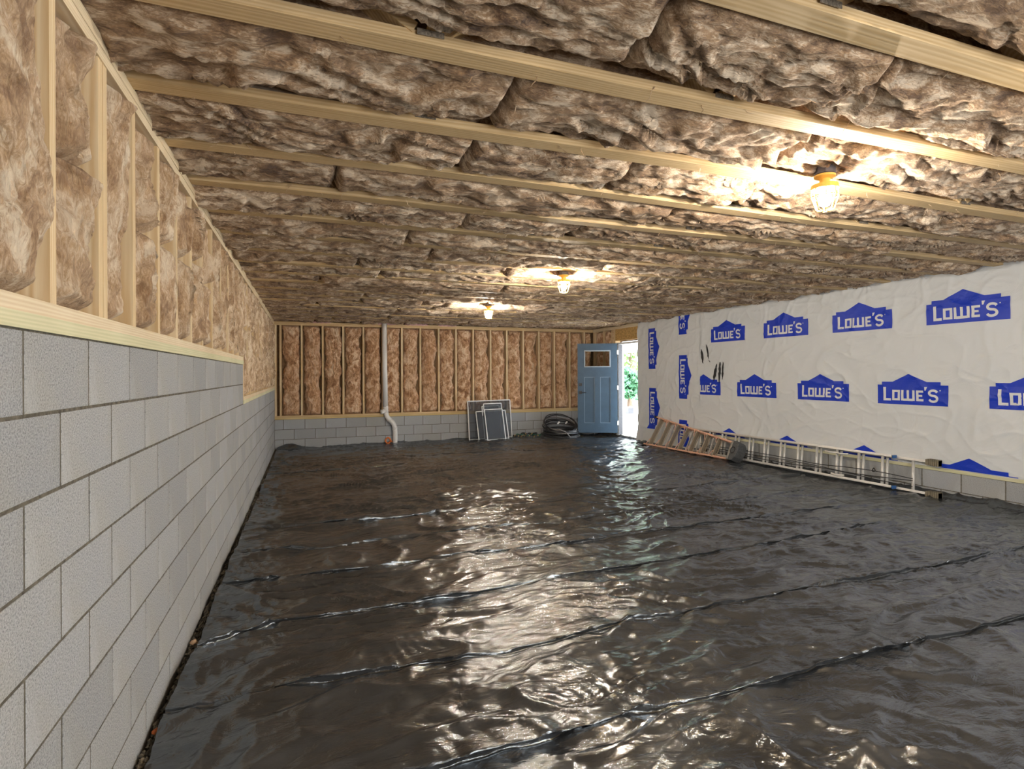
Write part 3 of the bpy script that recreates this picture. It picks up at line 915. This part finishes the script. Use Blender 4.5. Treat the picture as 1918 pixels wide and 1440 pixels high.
# ------------------------------------------------------------------ outside
ST(MB().box(XR+.19, 40, -20, 60, -.4, -.02), 'ground', M_concrete)
pc = ST(MB().box(XR+.19, 9.4, 8.6, 18, 2.30, 2.5), 'porch_ceiling', M_soffit)
part(MB().box(9.3, 9.4, 8.6, 18, 2.12, 2.30), 'porch_beam', M_white, pc)
def shrub(x, y, r, hgt, label, mat, seed):
    rr = random.Random(seed)
    o = thing('tree', label, 'tree', (x, y, -.02))
    MB().tube([(x, y, -.02), (x+.1, y, hgt*.4), (x, y+.1, hgt*.75)], [r*.08, r*.06, r*.02], 8).build('trunk', M_bark, o)
    b = MB()
    for k in range(2600):
        th = rr.uniform(0, 2*PI); ph = rr.uniform(-.4, 1)*PI/2; q = r*rr.uniform(.55, 1)*(1+.25*math.sin(th*3+seed)*math.cos(ph*4))
        c = Vector((x+q*math.cos(th)*math.cos(ph), y+q*math.sin(th)*math.cos(ph), hgt*.55+hgt*.5*math.sin(ph)*q/r))
        a = Vector((rr.uniform(-1, 1), rr.uniform(-1, 1), rr.uniform(-1, 1))).normalized()*.14; e = a.orthogonal().normalized()*.08
        n = len(b.v); b.v += [tuple(c-a), tuple(c+e), tuple(c+a), tuple(c-e)]; b.f.append((n, n+1, n+2, n+3))
    b.build('foliage', mat, o, kind='stuff')
shrub(13.9, 21.8, 1.8, 3.9, 'bushy light green tree outside the open doorway', M_leaf, 1)
shrub(18.2, 27.5, 2.6, 5.2, 'tall green tree farther back outside the doorway', M_leaf, 2)
shrub(24.5, 33.5, 2.6, 4.6, 'broad tree at the far right outside the doorway', M_leaf, 4)
shrub(12.4, 19.6, .7, 1.5, 'low dark green shrub in front of the tree outside', M_leaf2, 3)
bx_ = thing('utility_box', 'small grey utility box on the pale paving outside', 'box', (11.2, 17.6, -.02))
MB().box(11.1, 11.32, 17.5, 17.7, -.02, .2).build('box_body', M_darkm, bx_); MB().box(11.08, 11.34, 17.48, 17.72, .2, .23).build('box_lid', M_trimgrey, bx_)

# ------------------------------------------------------------------ white drain pipe on the back wall
pt = thing('drain_pipe', 'white plastic drain pipe running down the back wall', 'pipe', (1.6, YB-.1, 0))
py_ = YB-.10
MB().tube([(1.555, py_, ZC+.06), (1.56, py_, 1.6), (1.575, py_, .78)], .052, 16).build('upright', M_pvc, pt, smooth=True)
MB().tube([(1.577, py_, .80), (1.58, py_, .66)], .052, 16).build('coupling', M_pvc, pt, smooth=True)
MB().tube([(1.58, py_, .70), (1.50, py_-.02, .68), (1.475, py_-.03, .675)], [.045, .045, .05], 14).build('cleanout', M_pvc, pt, smooth=True)
pts = [(1.58, py_, .68), (1.60, py_, .58), (1.66, py_-.01, .50), (1.725, py_-.02, .43), (1.76, py_-.02, .34), (1.77, py_-.03, .2), (1.77, py_-.03, .08), (1.76, py_-.03, -.06)]
def smoothp(p, n=6):
    out = []
    for i in range(len(p)-1):
        p0, p1, p2, p3 = [Vector(p[max(0, min(len(p)-1, i+k))]) for k in (-1, 0, 1, 2)]
        for k in range(n):
            t_ = k/n
            out.append(.5*((2*p1)+(p2-p0)*t_+(2*p0-5*p1+4*p2-p3)*t_*t_+(3*p1-p0-3*p2+p3)*t_**3))
    out.append(Vector(p[-1])); return out
MB().tube(smoothp(pts), .050, 16).build('offset_bend', M_pvc, pt, smooth=True)
for q in ((1.66, py_-.01, .50), (1.765, py_-.02, .31)):
    k = Vector(q); MB().tube([k+Vector((-.008, 0, .016)), k+Vector((.008, 0, -.016))], .057, 16).build('joint_ring', M_pvc, pt, smooth=True)
ct = thing('pipe_coil_scrap', 'orange loop of hose at the foot of the white drain pipe', 'hose', (1.62, YB-.1, 0))
MB().tube([(1.62+.05*math.cos(a), py_-.02-.01*math.sin(a*2), .06+.06*math.sin(a)) for a in [k*PI/8 for k in range(16)]], .016, 8, closed=True).build('loop', M_orange, ct, smooth=True)
MB().tube([(1.66, py_-.03, .08), (1.70, py_-.06, .03)], .012, 8).build('tail', M_orange, ct)

# ------------------------------------------------------------------ caged bulbs
def fixture(x, y, label, seed, zt=ZC-.0):
    o = thing('caged_lamp', label, 'lamp', (x, y, zt), 'caged bulbs along the ceiling')
    MB().lathe((x, y, zt), [(.05, .04), (.052, -.03), (.045, -.032)], 8).build('junction_box', M_box, o)
    MB().lathe((x, y, zt), [(.02, -.03), (.052, -.036), (.052, -.046), (.03, -.056)], 24).build('base_plate', M_yellow, o)
    MB().lathe((x, y, zt), [(.026, -.05), (.026, -.085), (.066, -.088), (.068, -.112), (.060, -.114), (.03, -.095)], 24).build('socket_collar', M_yellow, o)
    c = MB()
    for k in range(8):
        a = 2*PI*k/8
        pp = [(.064, -.10), (.066, -.15), (.052, -.19), (.045, -.218), (.012, -.228)]
        c.tube([(x+r*math.cos(a), y+r*math.sin(a), zt+z_) for r, z_ in pp], .0032, 6)
    for r, z_ in ((.066, -.15), (.014, -.228)):
        c.tube([(x+r*math.cos(k*PI/10), y+r*math.sin(k*PI/10), zt+z_) for k in range(20)], .003, 6, closed=True)
    c.build('cage', M_yellow, o)
    pr = [(.012, -.095), (.014, -.11), (.024, -.13), (.032, -.155), (.031, -.175), (.022, -.195), (.008, -.204)]
    MB().lathe((x, y, zt), pr, 18).build('bulb', M_bulb, o, smooth=True)
    return o
fixture(2.60, 2.17, 'yellow caged bulb nearest the camera, hanging from the ceiling on the right', 1)
fixture(2.58, 5.32, 'middle caged bulb in the row of three on the ceiling', 2)
fixture(2.65, 8.14, 'farthest caged bulb, near the back wall, smallest of the three', 3)
fixture(2.60, -.8, 'caged bulb behind the camera position', 4)

# ------------------------------------------------------------------ extension ladder
el = thing('extension_ladder', 'long aluminium extension ladder lying on its side against the right wall', 'ladder', (6.45, 6.0, .08))
def ladder_pt(y, t_, off=0):
    """t 0 = floor rail, 1 = wall rail"""
    zf = float(zfloor(6.45, y)) + .035
    p0 = Vector((6.50, y, zf+.01)); p1 = Vector((6.60, y+.06, CAMZ-1.018))
    n = Vector((-(p1.z-p0.z), 0, p1.x-p0.x)).normalized()
    return p0.lerp(p1, t_) + n*off
def rail(y0, y1, t_, off, mat, name='rail'):
    b = MB(); n = 6
    for k in range(n):
        a, c_ = ladder_pt(y0+(y1-y0)*k/n, t_, off), ladder_pt(y0+(y1-y0)*(k+1)/n, t_, off)
        w = ladder_pt(y0, 1) - ladder_pt(y0, 0); n_ = w.cross(c_-a).normalized()
        b.obox(a, c_, .065, .006, n_)                     # web
        b.obox(a+n_*.030, c_+n_*.030, .005, .026, n_); b.obox(a-n_*.030, c_-n_*.030, .005, .026, n_)
    return b.build(name, mat, el)
for t_ in (0, 1):
    rail(4.15, 8.3, t_, 0, M_alu)
    rail(4.50, 8.25, t_, .052, M_alu)
for k in range(14):
    y_ = 4.30 + .3048*k
    if y_ < 8.2: MB().tube([ladder_pt(y_, 0), ladder_pt(y_, 1)], .017, 10).build('rung', M_alu, el, smooth=True)
    y_ += .022
    if 4.5 < y_ < 8.2: MB().tube([ladder_pt(y_, 0, .052), ladder_pt(y_, 1, .052)], .017, 10).build('rung', M_alu, el, smooth=True)
for t_ in (0, 1):
    b = MB(); p = ladder_pt(4.10, t_)
    b.box(p.x-.03, p.x+.03, p.y-.09, p.y+.05, p.z-.03, p.z+.03)
    for k in range(6): b.box(p.x-.036, p.x+.036, p.y-.09+k*.022, p.y-.078+k*.022, p.z-.036, p.z+.036)
    b.build('rubber_foot', M_foot, el)
    p = ladder_pt(4.49, t_, .052); MB().box(p.x-.033, p.x+.02, p.y-.02, p.y+.0, p.z-.018, p.z+.018).build('end_cap', M_bluecap, el, label='blue end cap')
for k, (t_, yy) in enumerate(((.85, 5.05), (.08, 5.1), (.85, 5.2))):
    MB().tube([ladder_pt(yy, t_, .09), ladder_pt(yy+.1, t_-.03, .10), ladder_pt(yy+.18, t_, .09)], .012, 8).build('rung_lock', M_alu, el)
for k in range(3):
    pp = [ladder_pt(4.25+.4*q, .36-.10*k+.05*math.sin(q*1.3+k*2.2)*(1 if q < 4 else .3), .09) for q in range(10)]
    MB().tube(smoothp([tuple(p) for p in pp], 4), .005, 6).build('rope', M_rope, el)
pk = ladder_pt(4.72, .45, .075)
MB().tube([pk+Vector((.022*math.cos(a), .02*math.sin(a*2)*.3, .022*math.sin(a))) for a in [k*PI/8 for k in range(48)]], .005, 6).build('rope_knot', M_rope, el)

# ------------------------------------------------------------------ step ladder
sl = thing('step_ladder', 'orange fibreglass step ladder folded flat on its side by the doorway', 'ladder', (6.4, 8.2, .05))
A0, A1 = Vector((6.33, 9.40, .055)), Vector((6.27, 6.97, .10))       # floor rail, foot -> top
B0, B1 = Vector((6.575, 9.30, .585)), Vector((6.36, 6.94, .355))      # upper rail
nrm = (B0-A0).cross(A1-A0).normalized()
if nrm.x > 0: nrm = -nrm
def chan(p, q, name, mat, par, w=.075):
    b = MB(); d = (q-p).normalized(); b.obox(p, q, w, .006, nrm)
    s_ = nrm.cross(d).normalized()
    for k in (-1, 1): b.obox(p+nrm*k*(w/2-.003), q+nrm*k*(w/2-.003), .006, .028, nrm)
    return b.build(name, mat, par)
chan(A0, A1, 'front_rail', M_fiber, sl); chan(B0, B1, 'front_rail', M_fiber, sl)
bk = -nrm*.075
chan(A0+bk+Vector((.01, -.04, .02)), A1+bk, 'rear_rail', M_fiber, sl, .04); chan(B0+bk*.6+Vector((.0, -.05, -.03)), B1+bk*.6, 'rear_rail', M_fiber, sl, .035)
for k in range(7):
    f = .075 + .128*k
    p, q = A0.lerp(A1, f), B0.lerp(B1, f)
    ax = (q-p).normalized(); ld = (A1-A0).normalized(); ld = (ld-ax*ld.dot(ax)).normalized()
    b = MB(); b.obox(p, q, .11, .004, nrm+ld*.5)
    b.obox(p+nrm*.041+ld*.012, q+nrm*.041+ld*.012, .022, .004, ld); b.obox(p-nrm*.041+ld*.012, q-nrm*.041+ld*.012, .022, .004, ld)
    st = b.build('step', M_tread, sl)
    l = (q-p).length
    for e0, sg in ((p, 1), (q, -1)):
        MB().obox(e0-ld*.06+nrm*.045, e0+ax*sg*min(.13, l*.3)+nrm*.045, .014, .004, nrm).build('step_brace', M_fiber, st)
    if k in (1, 3, 5):
        p2, q2 = p+bk+ld*.10, q+bk*.6+ld*.10
        MB().obox(p2, q2, .03, .015, nrm).build('rear_brace', M_alu, sl)
# top cap and tray
ld = (A1-A0).normalized()
b = MB(); b.obox(A1+ld*.02-(B1-A1)*.05, B1+ld*.02+(B1-A1)*.04, .15, .05, nrm); b.build('top_bracket', M_capl, sl, bevel=.01)
c0 = (A1+B1)/2 + ld*.10
ux = (B1-A1).normalized()
b = MB()
prof = [(-.155, -.05), (-.16, .03), (-.10, .085), (.0, .10), (.10, .085), (.155, .03), (.15, -.05)]
n0 = len(b.v)
for s_ in (-.085, .085):
    for a, c_ in prof: b.v.append(tuple(c0+ux*a+ld*c_+nrm*s_))
m_ = len(prof)
b.f += [tuple(range(m_)), tuple(reversed(range(m_, 2*m_)))] + [(k, m_+k, m_+(k+1) % m_, (k+1) % m_) for k in range(m_)]
b.build('top_cap', M_cap, sl, bevel=.008)
MB().tube([c0+nrm*.086+ux*.05*math.cos(a)+ld*.045*math.sin(a) for a in [k*PI/8 for k in range(16)]], .008, 6, closed=True).build('tool_ring', M_darkm, sl)
for p in (A0, B0):
    MB().obox(p-ld*.06, p+ld*.02, .085, .04, nrm).build('foot', M_darkm, sl, bevel=.006)

# ------------------------------------------------------------------ window screens
def screen(bl, br, H_, lean_y, label, fr=.022, bar=None):
    """bl, br: bottom corners (x, y); leans so the top is at lean_y further back"""
    a = Vector((bl[0], bl[1], float(zfloor(*bl))+.022)); c_ = Vector((br[0], br[1], float(zfloor(*br))+.022))
    h = math.sqrt(max(H_*H_-lean_y*lean_y, .01)); sh = bl[2] if len(bl) > 2 else 0
    u = Vector((sh, lean_y, h))
    o = thing('window_screen', label, 'window screen', ((a+c_)/2)[:], 'window screens leaning on the back wall')
    n = (c_-a).cross(u).normalized()
    b = MB()
    for p, q in ((a, c_), (a+u, c_+u), (a, a+u), (c_, c_+u)): b.obox(p, q, fr, .012, n.cross(q-p))
    b.build('frame', M_white, o)
    m = MB(); m.v = [tuple(p) for p in (a, c_, c_+u, a+u)]; m.f = [(0, 1, 2, 3)]; m.build('mesh', M_screen, o)
screen((3.36, 11.72), (4.43, 11.90), .86, .14, 'largest white framed window screen, rearmost of the leaning stack')
screen((3.72, 11.66), (4.17, 11.74), .80, .17, 'narrow tall window screen second from the back of the stack')
screen((3.52, 11.52), (4.26, 11.65), .66, .24, 'wide low window screen standing in the middle of the stack')
screen((3.68, 11.60), (4.12, 11.70), .76, .22, 'narrow window screen just behind the low wide one')
screen((3.70, 11.46), (4.15, 11.55), .70, .24, 'narrow window screen frontmost of the leaning stack')

# ------------------------------------------------------------------ hose coils by the back wall
def coil(cx, cy, z0, R_, n, label, mat, seed, tilt=0, group='black hose coils', h=.16):
    rr = random.Random(seed)
    o = thing('hose_coil', label, 'hose', (cx, cy, z0))
    for k in range(n):
        f = k/(n-1)
        r = R_*(1-.10*rr.random()-.12*f); zz_ = z0+.02+h*f
        tx, ty = rr.uniform(-.07, .07), rr.uniform(-.07, .07) + tilt*max(0, f-.45)*1.7
        ox, oy = rr.uniform(-.02, .02), rr.uniform(-.02, .02); ph = rr.uniform(0, 6)
        pts_ = []
        for q in range(36):
            a = 2*PI*q/36; rad = r*(1+.03*math.sin(3*a+ph))
            pts_.append((cx+ox+rad*math.cos(a), cy+oy+rad*.95*math.sin(a)*math.cos(ty), zz_+rad*(tx*math.cos(a))+rad*math.sin(a)*math.sin(ty)+.006*math.sin(5*a+ph)))
        MB().tube(pts_, rr.uniform(.011, .014), 8, closed=True).build('hose_loop', mat if rr.random() < .75 else M_hose2, o, smooth=True)
    b = MB(); b.tube(smoothp([(cx-R_*.5, cy-R_*.8, z0+h*.7), (cx-R_*.2, cy-R_*1.0, z0+h*.5), (cx+.02, cy-R_*1.05, z0+.03)]), .012, 8)
    b.build('hose_end', M_hose2, o, smooth=True)
    for s_ in (-1, 1):
        MB().tube([(cx+s_*.10, cy-.05, z0+h+.0), (cx+s_*.10+.03, cy-.08, z0+h+.05)], .018, 8).build('fitting', M_pvc, o)
coil(5.48, 11.50, .02, .44, 17, 'big coil of black hose on the sheet by the back wall', M_hose, 1, tilt=.55, h=.30)
coil(6.30, 11.72, .02, .30, 9, 'second black hose coil mostly hidden behind the blue door', M_hose, 2, tilt=.5, h=.26)
o = thing('fitting_pile', 'tangled pile of green hose and brass fittings beside the window screens', 'hose', (4.62, 11.70, .02))
rr = random.Random(5)
for k in range(6):
    cx = 4.48+.1*k; r = rr.uniform(.06, .11)
    pts_ = [(cx+r*math.cos(a), 11.72+.6*r*math.sin(a), .04+.04*abs(math.sin(a*1.5+k))+.02*k % .05) for a in [q*PI/9 for q in range(22)]]
    MB().tube(pts_, .011, 6).build('hose_piece', M_green if k % 2 else M_hose, o, smooth=True)
for k in range(9):
    x = 4.42+.065*k+rr.uniform(-.02, .02); z_ = .03+rr.uniform(0, .06); y_ = 11.62+rr.uniform(-.03, .05)
    MB().tube([(x, y_, z_), (x+rr.uniform(-.03, .03), y_-.03, z_+rr.uniform(-.02, .04))], .013, 8).build('brass_fitting', M_brass, o)
